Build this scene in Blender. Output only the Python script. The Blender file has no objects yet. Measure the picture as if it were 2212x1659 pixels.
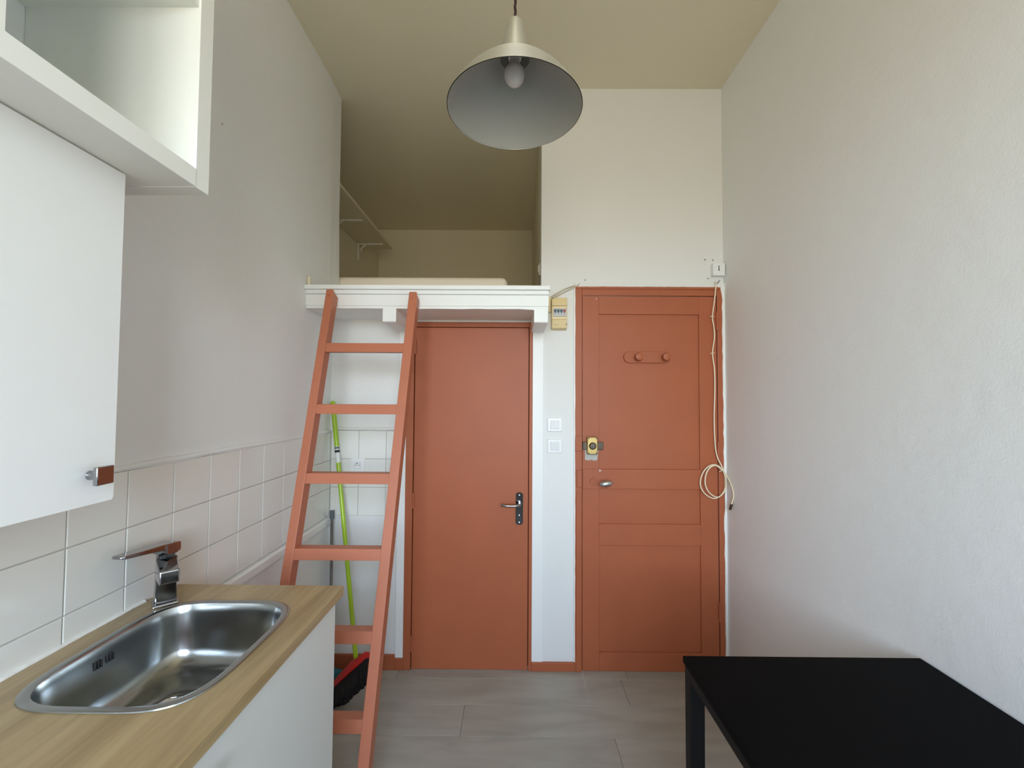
import bpy, bmesh, math, random
from mathutils import Vector, Matrix
random.seed(7)
sc = bpy.context.scene
C = sc.collection

# ------------------------------------------------------------------ camera
F_PX, PITCH, ROLL, YAW, CAM_H = 918.77, 0.0340, 0.0061, -0.0060, 1.4594
fw = Vector((math.sin(YAW)*math.cos(PITCH), math.cos(YAW)*math.cos(PITCH), math.sin(PITCH)))
rt = Vector((math.cos(YAW), -math.sin(YAW), 0)); up = rt.cross(fw)
r2 = math.cos(ROLL)*rt + math.sin(ROLL)*up; u2 = -math.sin(ROLL)*rt + math.cos(ROLL)*up
cd = bpy.data.cameras.new('camera'); cam = bpy.data.objects.new('camera', cd); C.objects.link(cam)
M = Matrix((r2, u2, -fw)).transposed().to_4x4(); M.translation = (0, 0, CAM_H); cam.matrix_world = M
cd.sensor_width = 36; cd.lens = F_PX/2212*36; cd.clip_start = 0.02
sc.camera = cam

# ------------------------------------------------------------------ world, light, exposure
sc.view_settings.view_transform = 'Standard'; sc.view_settings.look = 'None'
sc.view_settings.gamma = 1; sc.view_settings.use_curve_mapping = False
sc.view_settings.exposure = 0.73
w = bpy.data.worlds.new('daylight'); sc.world = w; w.use_nodes = True
nt = w.node_tree; nt.nodes.clear()
tc = nt.nodes.new('ShaderNodeTexCoord'); sp = nt.nodes.new('ShaderNodeSeparateXYZ')
rp = nt.nodes.new('ShaderNodeValToRGB'); mp = nt.nodes.new('ShaderNodeMapRange')
bg = nt.nodes.new('ShaderNodeBackground'); wo = nt.nodes.new('ShaderNodeOutputWorld')
nt.links.new(tc.outputs['Generated'], sp.inputs[0]); nt.links.new(sp.outputs['Z'], mp.inputs['Value'])
mp.inputs['From Min'].default_value = -1; mp.inputs['From Max'].default_value = 1
nt.links.new(mp.outputs[0], rp.inputs[0]); nt.links.new(rp.outputs[0], bg.inputs[0]); nt.links.new(bg.outputs[0], wo.inputs[0])
el = rp.color_ramp.elements                       # ground and facades across the street, then open sky
el[0].position = 0.0; el[0].color = (0.25, 0.205, 0.145, 1)
el[1].position = 1.0; el[1].color = (0.26, 0.42, 0.72, 1)
e = el.new(0.70); e.color = (0.56, 0.70, 0.92, 1)
e = el.new(0.47); e.color = (0.36, 0.315, 0.235, 1)
e = el.new(0.53); e.color = (0.85, 0.97, 1.05, 1)
bg.inputs[1].default_value = 13.0
WIN = (-0.62, 0.80, 1.05, 2.62)                   # window opening in the wall behind the camera: x0 x1 z0 z1
YF = -1.50
ld = bpy.data.lights.new('window_portal', 'AREA'); ld.shape = 'RECTANGLE'; ld.size = WIN[1]-WIN[0]; ld.size_y = WIN[3]-WIN[2]
ld.cycles.is_portal = True
lo = bpy.data.objects.new('window_portal', ld); C.objects.link(lo)
lo.location = ((WIN[0]+WIN[1])/2, YF-0.10, (WIN[2]+WIN[3])/2); lo.rotation_euler = (math.radians(90), 0, 0)
sc.cycles.max_bounces = 12; sc.cycles.diffuse_bounces = 8; sc.cycles.glossy_bounces = 4
sc.cycles.caustics_reflective = False; sc.cycles.caustics_refractive = False
sc.cycles.sample_clamp_indirect = 6
sc.cycles.use_denoising = True

# ------------------------------------------------------------------ materials
def srgb(r, g, b):
    f = lambda c: (c/255/12.92) if c/255 <= 0.04045 else ((c/255+0.055)/1.055)**2.4
    return (f(r), f(g), f(b), 1)
def mat(name, col, rough=0.5, metal=0.0, bump=0.0, bscale=60.0, bdist=0.004, var=0.0, vscale=3.0, spec=0.5, coat=0.0, stretch=None, detail=3.0, bump2=None):
    m = bpy.data.materials.new(name); m.use_nodes = True; n = m.node_tree.nodes; l = m.node_tree.links
    b = n['Principled BSDF']; b.inputs['Base Color'].default_value = col; b.inputs['Roughness'].default_value = rough
    b.inputs['Metallic'].default_value = metal; b.inputs['Specular IOR Level'].default_value = spec
    b.inputs['Coat Weight'].default_value = coat; b.inputs['Coat Roughness'].default_value = 0.12
    t = n.new('ShaderNodeTexCoord'); vec = t.outputs['Object']
    if stretch:
        mpg = n.new('ShaderNodeMapping'); mpg.inputs['Scale'].default_value = stretch; l.new(vec, mpg.inputs[0]); vec = mpg.outputs[0]
    if var:
        x = n.new('ShaderNodeTexNoise'); x.inputs['Scale'].default_value = vscale; x.inputs['Detail'].default_value = 4; l.new(vec, x.inputs['Vector'])
        r = n.new('ShaderNodeMapRange'); r.inputs['From Min'].default_value = 0.3; r.inputs['From Max'].default_value = 0.7
        r.inputs['To Min'].default_value = 1-var; r.inputs['To Max'].default_value = 1+var*0.5; l.new(x.outputs[0], r.inputs['Value'])
        h = n.new('ShaderNodeVectorMath'); h.operation = 'SCALE'; h.inputs[0].default_value = col[:3]
        l.new(r.outputs[0], h.inputs['Scale']); l.new(h.outputs[0], b.inputs['Base Color'])
    if bump:
        x = n.new('ShaderNodeTexNoise'); x.inputs['Scale'].default_value = bscale; x.inputs['Detail'].default_value = detail; l.new(vec, x.inputs['Vector'])
        bp = n.new('ShaderNodeBump'); bp.inputs['Strength'].default_value = bump; bp.inputs['Distance'].default_value = bdist
        l.new(x.outputs[0], bp.inputs['Height']); l.new(bp.outputs[0], b.inputs['Normal'])
        if bump2:
            x2 = n.new('ShaderNodeTexNoise'); x2.inputs['Scale'].default_value = bump2[0]; x2.inputs['Detail'].default_value = 2; l.new(vec, x2.inputs['Vector'])
            b2 = n.new('ShaderNodeBump'); b2.inputs['Strength'].default_value = bump2[1]; b2.inputs['Distance'].default_value = bump2[2]
            l.new(x2.outputs[0], b2.inputs['Height']); l.new(bp.outputs[0], b2.inputs['Normal']); l.new(b2.outputs[0], b.inputs['Normal'])
    return m
plaster = mat('white_rough_plaster', (0.805, 0.82, 0.81, 1), 0.7, bump=0.30, bscale=160, bdist=0.002, bump2=(11, 0.10, 0.02))
plaster_cream = mat('bounce_tinted_paint', (0.73, 0.68, 0.53, 1), 0.9, bump=0.15, bscale=120, bdist=0.002)  # warm bounce light is put into this ceiling and alcove colour
plaster_smooth = mat('white_satin_wall_paint', (0.765, 0.765, 0.745, 1), 0.6, bump=0.2, bscale=90, bdist=0.002, bump2=(9, 0.2, 0.015))
plaster_back = plaster_smooth
white_paint = mat('white_gloss_woodwork', (0.83, 0.84, 0.82, 1), 0.4, bump=0.12, bscale=40, bdist=0.002)
terra = mat('terracotta_satin_paint', srgb(168, 92, 58), 0.50, spec=0.4, bump=0.10, bscale=300, bdist=0.0008, var=0.05, vscale=4)
terra_l = mat('terracotta_ladder_paint', srgb(182, 109, 80), 0.45, bump=0.15, bscale=60, bdist=0.001, var=0.05, vscale=6)
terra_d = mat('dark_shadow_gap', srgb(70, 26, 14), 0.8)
tile_m = mat('white_glazed_tile', (0.77, 0.77, 0.73, 1), 0.16, bump=0.25, bscale=14, bdist=0.002)
grout = mat('grey_grout', (0.50, 0.48, 0.44, 1), 0.9, bump=0.3, bscale=200, bdist=0.001)
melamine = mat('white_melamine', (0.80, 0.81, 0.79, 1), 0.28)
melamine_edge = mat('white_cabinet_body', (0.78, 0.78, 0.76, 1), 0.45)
melamine_b = mat('shaded_melamine', (0.66, 0.67, 0.63, 1), 0.35)  # white melamine darkened: dimmer light near the floor put into the colour
shelf_w = mat('white_lacquered_board', (0.80, 0.81, 0.76, 1), 0.45)
steel = mat('brushed_steel', (0.40, 0.415, 0.41, 1), 0.21, 1.0, bump=0.03, bscale=30, bdist=0.002, stretch=(1, 12, 1))
chrome = mat('chrome', (0.36, 0.36, 0.37, 1), 0.08, 1.0)
alu = mat('brushed_aluminium', (0.84, 0.85, 0.82, 1), 0.30, 1.0)
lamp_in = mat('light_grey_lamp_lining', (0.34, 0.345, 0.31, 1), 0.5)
bulb_m = mat('frosted_bulb_glass', (0.72, 0.67, 0.62, 1), 0.35)
black = mat('black_plastic', (0.012, 0.012, 0.012, 1), 0.5)
cord_m = mat('brown_black_flex', (0.03, 0.012, 0.01, 1), 0.6)
table_m = mat('black_table_foil', (0.003, 0.003, 0.0033, 1), 0.6, spec=0.05, bump=0.1, bscale=220, bdist=0.0006)
table_leg = mat('black_powder_coat', (0.003, 0.0025, 0.0025, 1), 0.5, spec=0.2)
beige = mat('yellowed_plastic', srgb(222, 200, 150), 0.35)
white_pl = mat('white_plastic', (0.82, 0.83, 0.82, 1), 0.3)
white_pl2 = mat('pale_grey_plastic', (0.70, 0.71, 0.72, 1), 0.35)
dark = mat('dark_slot', (0.03, 0.03, 0.03, 1), 0.6)
grey_pl = mat('grey_breaker_plastic', (0.42, 0.45, 0.43, 1), 0.4)
blue_pl = mat('dark_blue_plastic', (0.03, 0.06, 0.10, 1), 0.4)
red_sw = mat('red_switch_plastic', (0.45, 0.03, 0.02, 1), 0.4)
brass = mat('brass', (0.44, 0.32, 0.13, 1), 0.35, 1.0, bump=0.05, bscale=60)
dark_metal = mat('dark_patinated_metal', (0.10, 0.075, 0.055, 1), 0.4, 0.8)
cable_m = mat('ivory_cable', srgb(232, 218, 188), 0.45)
cable_g = mat('grey_beige_cable', srgb(196, 186, 168), 0.5)
foam = mat('cream_mattress_fabric', (0.78, 0.70, 0.58, 1), 0.9, bump=0.4, bscale=160, bdist=0.002)
lime = mat('lime_green_plastic', srgb(160, 196, 32), 0.3, coat=0.3)
red_pl = mat('red_plastic', (0.55, 0.012, 0.01, 1), 0.4)
teal = mat('teal_plastic', (0.005, 0.12, 0.16, 1), 0.4)
bristle_m = mat('black_bristle', (0.008, 0.008, 0.009, 1), 0.7)
slate = mat('slate_grey_plastic', (0.10, 0.12, 0.14, 1), 0.5)
label_m = mat('white_sticker', (0.75, 0.8, 0.75, 1), 0.4)
caulk = mat('white_caulk', (0.82, 0.82, 0.78, 1), 0.5, bump=0.6, bscale=50, bdist=0.004)
base_m = mat('grey_subfloor', (0.10, 0.09, 0.08, 1), 0.9)
win_m = mat('white_window_frame', (0.8, 0.8, 0.8, 1), 0.4)

def wood_mat():
    m = bpy.data.materials.new('beech_laminate'); m.use_nodes = True; n = m.node_tree.nodes; l = m.node_tree.links
    b = n['Principled BSDF']; b.inputs['Roughness'].default_value = 0.30; b.inputs['Coat Weight'].default_value = 0.25; b.inputs['Coat Roughness'].default_value = 0.25
    t = n.new('ShaderNodeTexCoord')
    def noise(s, sc_, d, dist=0.0):
        g = n.new('ShaderNodeMapping'); g.inputs['Scale'].default_value = s; l.new(t.outputs['Object'], g.inputs[0])
        x = n.new('ShaderNodeTexNoise'); x.inputs['Scale'].default_value = sc_; x.inputs['Detail'].default_value = d; x.inputs['Distortion'].default_value = dist
        l.new(g.outputs[0], x.inputs['Vector']); return x
    a = noise((9, 1.0, 9), 2.2, 3, 0.6); c = noise((60, 3.5, 60), 2.0, 5)
    k = n.new('ShaderNodeMath'); k.operation = 'MULTIPLY_ADD'; k.inputs[1].default_value = 0.35; l.new(c.outputs[0], k.inputs[0]); l.new(a.outputs[0], k.inputs[2])
    r = n.new('ShaderNodeValToRGB'); l.new(k.outputs[0], r.inputs[0])
    r.color_ramp.elements[0].position = 0.42; r.color_ramp.elements[0].color = srgb(140, 116, 76)
    r.color_ramp.elements[1].position = 0.88; r.color_ramp.elements[1].color = srgb(178, 155, 112)
    l.new(r.outputs[0], b.inputs['Base Color'])
    # darker block of veneer boards joined side by side
    return m
wood = wood_mat()
def plank_mat():
    m = bpy.data.materials.new('pale_oak_laminate'); m.use_nodes = True; n = m.node_tree.nodes; l = m.node_tree.links
    b = n['Principled BSDF']; b.inputs['Roughness'].default_value = 0.42
    t = n.new('ShaderNodeTexCoord'); oi = n.new('ShaderNodeObjectInfo')
    g = n.new('ShaderNodeMapping'); g.inputs['Scale'].default_value = (1.6, 7, 1); l.new(t.outputs['Object'], g.inputs[0])
    ad = n.new('ShaderNodeVectorMath'); ad.operation = 'ADD'; l.new(g.outputs[0], ad.inputs[0])
    sc_ = n.new('ShaderNodeVectorMath'); sc_.operation = 'SCALE'; sc_.inputs[0].default_value = (37, 11, 5); l.new(oi.outputs['Random'], sc_.inputs['Scale']); l.new(sc_.outputs[0], ad.inputs[1])
    x = n.new('ShaderNodeTexNoise'); x.inputs['Scale'].default_value = 1.6; x.inputs['Detail'].default_value = 6; x.inputs['Distortion'].default_value = 0.6; l.new(ad.outputs[0], x.inputs['Vector'])
    r = n.new('ShaderNodeValToRGB'); l.new(x.outputs[0], r.inputs[0])
    r.color_ramp.elements[0].position = 0.32; r.color_ramp.elements[0].color = srgb(152, 149, 137)
    r.color_ramp.elements[1].position = 0.62; r.color_ramp.elements[1].color = srgb(167, 165, 153)
    l.new(r.outputs[0], b.inputs['Base Color'])
    return m
plank_m = plank_mat()

_n = alu.node_tree.nodes; _b = _n['Principled BSDF']; _b.inputs['Anisotropic'].default_value = 0.9; _b.inputs['Anisotropic Rotation'].default_value = 0.25; _b.inputs['Roughness'].default_value = 0.34
_t = _n.new('ShaderNodeTangent'); _t.direction_type = 'RADIAL'; _t.axis = 'Z'; alu.node_tree.links.new(_t.outputs[0], _b.inputs['Tangent'])
alu_knob = mat('polished_aluminium', (0.62, 0.63, 0.63, 1), 0.3, 1.0)
# ------------------------------------------------------------------ helpers
def new_bm(): return bmesh.new()
def bx(bm, x0, x1, y0, y1, z0, z1, rot=None, piv=None):
    vs = [bm.verts.new(v) for v in ((x0,y0,z0),(x1,y0,z0),(x1,y1,z0),(x0,y1,z0),(x0,y0,z1),(x1,y0,z1),(x1,y1,z1),(x0,y1,z1))]
    for f in ((0,3,2,1),(4,5,6,7),(0,1,5,4),(1,2,6,5),(2,3,7,6),(3,0,4,7)): bm.faces.new([vs[i] for i in f])
    if rot: bmesh.ops.rotate(bm, cent=piv, matrix=rot, verts=vs)
    return vs
def frame_of(d):
    d = d.normalized(); a = Vector((0,0,1)) if abs(d.z) < 0.9 else Vector((1,0,0))
    u = d.cross(a).normalized(); return u, d.cross(u).normalized()
def tube(bm, pts, r, seg=12, caps=True, radii=None, closed=False):
    pts = [Vector(p) for p in pts]; rings = []; n = len(pts); prev = None
    for i, p in enumerate(pts):
        d = (pts[(i+1) % n]-pts[i-1]) if closed else (pts[min(i+1, n-1)]-pts[max(i-1, 0)])
        d.normalize()
        if prev is None: u, v = frame_of(d)
        else:
            u = (prev - d*prev.dot(d)).normalized(); v = d.cross(u).normalized()
        prev = u; rr = radii[i] if radii else r
        rings.append([bm.verts.new(p + rr*(math.cos(2*math.pi*k/seg)*u + math.sin(2*math.pi*k/seg)*v)) for k in range(seg)])
    for i in range(n if closed else n-1):
        a, b = rings[i], rings[(i+1) % n]
        for k in range(seg): bm.faces.new((a[k], a[(k+1) % seg], b[(k+1) % seg], b[k]))
    if caps and not closed: bm.faces.new(rings[0][::-1]); bm.faces.new(rings[-1])
def smooth_path(pts, n=6):
    pts = [Vector(p) for p in pts]; out = []
    for i in range(len(pts)-1):
        p0 = pts[max(i-1, 0)]; p1 = pts[i]; p2 = pts[i+1]; p3 = pts[min(i+2, len(pts)-1)]
        for k in range(n):
            t = k/n; out.append(0.5*((2*p1)+(-p0+p2)*t+(2*p0-5*p1+4*p2-p3)*t*t+(-p0+3*p1-3*p2+p3)*t**3))
    out.append(pts[-1]); return out
def lathe(bm, prof, cx, cy, seg=48, axis='z', cz=0):
    rings = []
    for (r, h) in prof:
        if r < 1e-6:
            rings.append([bm.verts.new((cx, cy, h))] if axis == 'z' else [bm.verts.new((cx, h, cz))])
        else:
            rg = []
            for k in range(seg):
                a = 2*math.pi*k/seg
                rg.append(bm.verts.new((cx+r*math.cos(a), cy+r*math.sin(a), h) if axis == 'z' else (cx+r*math.cos(a), h, cz+r*math.sin(a))))
            rings.append(rg)
    for a, b in zip(rings, rings[1:]):
        for k in range(seg):
            k2 = (k+1) % seg
            if len(a) == 1 and len(b) == 1: continue
            if len(a) == 1: bm.faces.new((a[0], b[k2], b[k]))
            elif len(b) == 1: bm.faces.new((a[k], a[k2], b[0]))
            else: bm.faces.new((a[k], a[k2], b[k2], b[k]))
def prism(bm, poly, axis, lo_, hi_):
    """poly of 2-D points extruded along axis (x: (y,z) pts, y: (x,z) pts, z: (x,y) pts)"""
    def P(a, b, c): return {'x': (c, a, b), 'y': (a, c, b), 'z': (a, b, c)}[axis]
    A = [bm.verts.new(P(a, b, lo_)) for a, b in poly]; B = [bm.verts.new(P(a, b, hi_)) for a, b in poly]
    bm.faces.new(A); bm.faces.new(B[::-1])
    for i in range(len(poly)):
        j = (i+1) % len(poly); bm.faces.new((A[i], B[i], B[j], A[j]))
def obj(name, bm, m, parent=None, bevel=0.0, smooth=False, seg=2, label=None):
    bmesh.ops.recalc_face_normals(bm, faces=bm.faces)
    me = bpy.data.meshes.new(name); bm.to_mesh(me); bm.free(); me.materials.append(m)
    o = bpy.data.objects.new(name, me); C.objects.link(o)
    if smooth:
        for p in me.polygons: p.use_smooth = True
        try: me.set_sharp_from_angle(angle=math.radians(40))
        except Exception: pass
    if bevel:
        b = o.modifiers.new('bevel', 'BEVEL'); b.width = bevel; b.segments = seg; b.limit_method = 'ANGLE'; b.angle_limit = math.radians(50)
    if parent: 
        o.parent = parent
        o.matrix_parent_inverse = parent.matrix_basis.inverted() if parent.type == 'EMPTY' else Matrix()
    if label: o['label'] = label
    return o
def tag(o, label, cat, group=None):
    o['label'] = label; o['category'] = cat
    if group: o['group'] = group
    return o
def thing(name, label, cat, loc, group=None):
    o = bpy.data.objects.new(name, None); C.objects.link(o); o.location = loc; o.empty_display_size = 0.05
    return tag(o, label, cat, group)
def struct(name, bm, m, parent=None, bevel=0.0, smooth=False):
    o = obj(name, bm, m, parent, bevel, smooth)
    if not parent: o['kind'] = 'structure'
    return o
def box(name, dims, m, parent=None, bevel=0.0, label=None):
    bm = new_bm(); bx(bm, *dims); return obj(name, bm, m, parent, bevel, label=label)

# ------------------------------------------------------------------ key dimensions (metres; floor z=0, camera above origin)
XL, XR, D, ZC = -1.012, 1.152, 2.341, 3.206
YB = 4.365                        # back of the sleeping alcove
D1 = (-0.592, 0.099, 1.880)       # bathroom door opening x0 x1 top
D2 = (0.330, 1.143, 2.081)        # entrance door opening
LZ0, LZ1 = 1.890, 2.000           # loft slab
OPX = 0.145                       # right edge of the alcove opening

# ------------------------------------------------------------------ room shell
bm = new_bm(); bx(bm, XL-0.5, XR+0.1, YF-0.1, YB+0.1, -0.06, -0.006); floor = struct('floor', bm, base_m)
PW = 0.1895; rows = []
y = 2.2655
k = 0
def plank(x0, x1, y0, y1):
    g = 0.0007
    bm = new_bm(); bx(bm, -(x1-x0)/2+g, (x1-x0)/2-g, -(y1-y0)/2+g, (y1-y0)/2-g, -0.006, 0)
    o = obj('plank', bm, plank_m, floor, bevel=0.0006, seg=1); o.location = ((x0+x1)/2, (y0+y1)/2, 0)
plank(XL, -0.61, 2.2655, D); plank(-0.61, 0.60, 2.2655, D); plank(0.60, XR, 2.2655, D)
offs = [-0.228, 0.33, -0.55, 0.10, 0.62, -0.30, 0.40, -0.60]
y1 = 2.2655; i = 0
joints = {0: [0.56], 1: [-0.228], 2: [-0.80, 0.44]}
while y1 > YF:
    y0 = max(y1-PW, YF)
    js = joints.get(i, [offs[i % len(offs)]])
    xs = [XL]+js+[XR]
    for a, b in zip(xs, xs[1:]): plank(a, b, y0, y1)
    y1 = y0; i += 1
# little planks in the doorways
bm = new_bm(); bx(bm, D1[0], D1[1], D, D+0.1, -0.012, -0.002); obj('threshold', bm, plank_m, floor)
bm = new_bm(); bx(bm, D2[0], D2[1], D, D+0.1, -0.012, -0.002); obj('threshold', bm, plank_m, floor)

bm = new_bm(); bx(bm, XL-0.5, XR+0.1, YF-0.1, YB+0.1, ZC, ZC+0.08); struct('ceiling', bm, plaster_cream)

# left wall: subdivided so that it can lean and bulge a little like the old plaster
bm = new_bm()
ys = [YF, 0.0, 0.9, 1.6, 2.0, 2.2, 2.30, 2.38, 2.431]
zs = [0, 0.8, 1.27, 1.9, 2.5, ZC]
def leftx(yy, zz):
    t = max(0, (yy-2.15))/0.28; k = min(1, max(0, (zz-1.9)/0.3))
    return XL + 0.0*t - 0.012*t*k*(1 if yy > 2.3 else 0.5)
grid = [[bm.verts.new((leftx(a, b), a, b)) for b in zs] for a in ys]
for i in range(len(ys)-1):
    for j in range(len(zs)-1): bm.faces.new((grid[i][j], grid[i+1][j], grid[i+1][j+1], grid[i][j+1]))
bk = [[bm.verts.new((XL-0.06, a, b)) for b in zs] for a in ys]
for i in range(len(ys)-1):
    for j in range(len(zs)-1): bm.faces.new((bk[i][j], bk[i][j+1], bk[i+1][j+1], bk[i+1][j]))
for j in range(len(zs)-1):
    bm.faces.new((grid[-1][j], bk[-1][j], bk[-1][j+1], grid[-1][j+1])); bm.faces.new((grid[0][j], grid[0][j+1], bk[0][j+1], bk[0][j]))
for i in range(len(ys)-1):
    bm.faces.new((grid[i][-1], grid[i+1][-1], bk[i+1][-1], bk[i][-1])); bm.faces.new((grid[i][0], bk[i][0], bk[i+1][0], grid[i+1][0]))
wall_left = struct('wall_left', bm, plaster)
bm = new_bm(); bx(bm, XR, XR+0.08, YF-0.1, YB, 0, ZC); wall_right = struct('wall_right', bm, plaster)
# back wall: the parts between and above the two doors, open where the sleeping alcove is
T = D+0.09
bm = new_bm()
bx(bm, XL, D1[0], D, T, 0, LZ0)
bx(bm, D1[1], D2[0], D, T, 0, LZ0)
bx(bm, D1[0], D1[1], D, T, D1[2], LZ0)
wall_back = struct('wall_back', bm, plaster_smooth)
bm = new_bm()
bx(bm, OPX, D2[0], D+0.0004, T, LZ0, D2[2])
bx(bm, OPX, XR, D+0.0004, T, D2[2], ZC)
bx(bm, D2[1], XR, D+0.0004, T, 0, D2[2])
upper = obj('upper_wall', bm, plaster_back, wall_back)
# sleeping alcove
bm = new_bm(); bx(bm, -1.48, -1.42, D+0.09, YB+0.06, LZ0, ZC); bx(bm, -1.42, XL-0.06, D+0.09-0.04, D+0.09, LZ0, ZC); struct('wall_alcove_left', bm, plaster_cream)
bm = new_bm(); bx(bm, -1.48, 0.30, YB, YB+0.06, LZ0, ZC); struct('wall_alcove_back', bm, plaster_cream)
bm = new_bm(); prism(bm, [(OPX, T), (0.150, T+0.06), (0.178, YB), (0.30, YB), (0.30, T)], 'z', LZ0, ZC); struct('wall_alcove_right', bm, plaster_cream)
# wall behind the camera with its window
x0, x1, z0, z1 = WIN
bm = new_bm(); bx(bm, XL, x0, YF-0.1, YF, 0, ZC); bx(bm, x1, XR, YF-0.1, YF, 0, ZC); bx(bm, x0, x1, YF-0.1, YF, 0, z0); bx(bm, x0, x1, YF-0.1, YF, z1, ZC)
struct('wall_front', bm, plaster)
bm = new_bm(); xm = (x0+x1)/2
for a, b in ((x0, x0+0.05), (xm-0.04, xm+0.04), (x1-0.05, x1)): bx(bm, a, b, YF-0.07, YF-0.03, z0, z1)
for a, b in ((z0, z0+0.06), (z1-0.05, z1)): bx(bm, x0, x1, YF-0.072, YF-0.028, a, b)
struct('window_1', bm, win_m)

# skirting boards
def skirting(n_, x0, x1, z, t=0.012):
    bm = new_bm(); bx(bm, x0, x1, D-t, D, 0, z); o = struct('baseboard_'+n_, bm, terra, bevel=0.002)
skirting('left', XL, -0.634, 0.078, 0.016); skirting('back', D1[1], D2[0], 0.046, 0.014)
box('skirting_end', (-0.634, D1[0], D-0.016, D, 0, 0.062), terra, wall_back, 0.002)

# tiles -------------------------------------------------------------
TZ = 0.816; TS = 0.15; Y0 = 0.9619; G = 0.0016
bm = new_bm(); bx(bm, XL, XL+0.0025, YF+0.4, D, TZ, TZ+3*TS); obj('grout_bed', bm, grout, wall_left)
bm = new_bm(); bx(bm, XL, -0.636, D-0.0025, D, TZ, TZ+3*TS+0.012); obj('grout_bed', bm, grout, wall_back)
cache = {}
def tile(w_, h_, ax, loc, parent):
    key = (round(w_, 4), round(h_, 4), ax)
    if key not in cache:
        bm = new_bm(); t = 0.0058; c = 0.0012
        # pillow-edged tile: 5 faces with a bevelled rim
        def ring(i, d): return [(-w_/2+i, -h_/2+i, d), (w_/2-i, -h_/2+i, d), (w_/2-i, h_/2-i, d), (-w_/2+i, h_/2-i, d)]
        R = []
        for i, d in ((0, 0), (0, t-c), (c*0.4, t-c*0.3), (c*1.6, t)):
            rg = []
            for a, b, dd in ring(i, d):
                rg.append(bm.verts.new((dd, a, b) if ax == 'x' else (a, -dd, b)))
            R.append(rg)
        for p, q in zip(R, R[1:]):
            for k in range(4): bm.faces.new((p[k], p[(k+1) % 4], q[(k+1) % 4], q[k]))
        bm.faces.new(R[-1]); bm.faces.new(R[0][::-1])
        bmesh.ops.recalc_face_normals(bm, faces=bm.faces)
        me = bpy.data.meshes.new('tile'); bm.to_mesh(me); bm.free(); me.materials.append(tile_m); cache[key] = me
    o = bpy.data.objects.new('tile', cache[key]); C.objects.link(o); o.parent = parent; o.location = loc
    o.rotation_euler = (random.uniform(-.002, .002) if ax == 'y' else 0, random.uniform(-.002, .002) if ax == 'x' else 0, random.uniform(-.004, .004))
for j in range(-14, 10):
    ya = Y0+TS*j; yb = min(ya+TS, D-0.003)
    for r in range(3):
        tile(yb-ya-2*G, TS-2*G, 'x', (XL+0.0007, (ya+yb)/2, TZ+TS*(r+0.5)), wall_left)
for xa, xb in ((-0.851-0.152, -0.851), (-0.851, -0.701), (-0.701, -0.636)):
    for r in range(3):
        tile(xb-xa-2*G, TS+0.004-2*G, 'y', ((xa+xb)/2, D-0.0007, TZ+(TS+0.004)*(r+0.5)), wall_back)
# plaster lip above the tiles and the moulding below them
def lip(name, path, r, m, parent):
    bm = new_bm(); n = len(path)
    tube(bm, path, r, 8, radii=[r*random.uniform(0.75, 1.2) for _ in path]); return obj(name, bm, m, parent, smooth=True)
lip('plaster_lip', [(XL+0.001, -1+0.1*i, TZ+3*TS+0.006+random.uniform(-.002, .002)) for i in range(34)], 0.010, plaster, wall_left)
lip('plaster_lip', [(XL+0.03+0.05*i, D-0.001, TZ+3*TS+0.022+random.uniform(-.001, .001)) for i in range(8)], 0.010, plaster_smooth, wall_back)
bm = new_bm(); prism(bm, [(XL, 0.772), (XL+0.022, 0.776), (XL+0.024, 0.806), (XL+0.018, 0.813), (XL, 0.813)], 'y', 1.285, D); struct('trim_1', bm, white_paint)
# white upright post strips beside the small door
box('post_strip', (-0.636, D1[0], D-0.010, D, 0.062, LZ0), white_paint, wall_back, 0.002)
box('post_strip', (D1[1], D1[1]+0.060, D-0.008, D, 0.046, LZ0-0.005), white_paint, wall_back, 0.002)

# ------------------------------------------------------------------ sleeping loft platform
lp = thing('loft_platform', 'white painted wooden loft platform edge over the small terracotta door', 'loft', (-0.42, 2.1, LZ0))
LX = 0.163; LF = 2.030
box('cap_board', (XL+0.001, LX+0.006, LF-0.016, D, 1.979, LZ1), white_paint, lp, 0.003)
box('moulding_strip', (XL, LX, LF-0.004, D, 1.9585, 1.9785), white_paint, lp, 0.002)
box('fascia_board', (XL, LX, LF+0.003, LF+0.04, 1.902, 1.9580), white_paint, lp, 0.003)
bm = new_bm(); xs_ = [XL+0.004+i*(0.085-XL)/16 for i in range(17)]
poly = [(XL+0.004, 1.901)]+[(x, 1.889+random.uniform(-.0012, .0012)) for x in xs_[1:-1]]+[(0.085, 1.886), (0.091, 1.884), (LX-0.004, 1.889), (LX-0.004, 1.901)]
prism(bm, [(XL+0.004, 1.889)]+poly[1:]+[(XL+0.004, 1.901)], 'y', LF+0.002, LF+0.03); obj('lower_batten', bm, white_paint, lp)
box('soffit_panel', (XL, LX-0.004, LF+0.03, D, LZ0, 1.901), white_paint, lp)
bm = new_bm(); bx(bm, -1.42, 0.14, T, YB, LZ0, LZ1-0.001); bx(bm, XL, OPX, D, T, LZ0+0.001, LZ1-0.001); struct('floor_alcove', bm, white_paint)
box('deck_board', (XL, LX-0.004, LF+0.04, D, 1.9012, 1.9788), white_paint, lp)
for a, b in ((-0.638, -0.572), (0.091, 0.160)):
    bm = new_bm(); prism(bm, [(LF+0.001, 1.8965), (LF+0.001, 1.826), (LF+0.008, 1.823), (D, 1.823), (D, 1.8965)], 'x', a, b); obj('joist', bm, white_paint, lp, bevel=0.003)
box('upstand_stub', (-1.005, -0.994, 2.036, 2.046, LZ1-0.002, 2.046), cable_m, lp, 0.002, label='small cream stub standing on the left end of the ledge')

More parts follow.
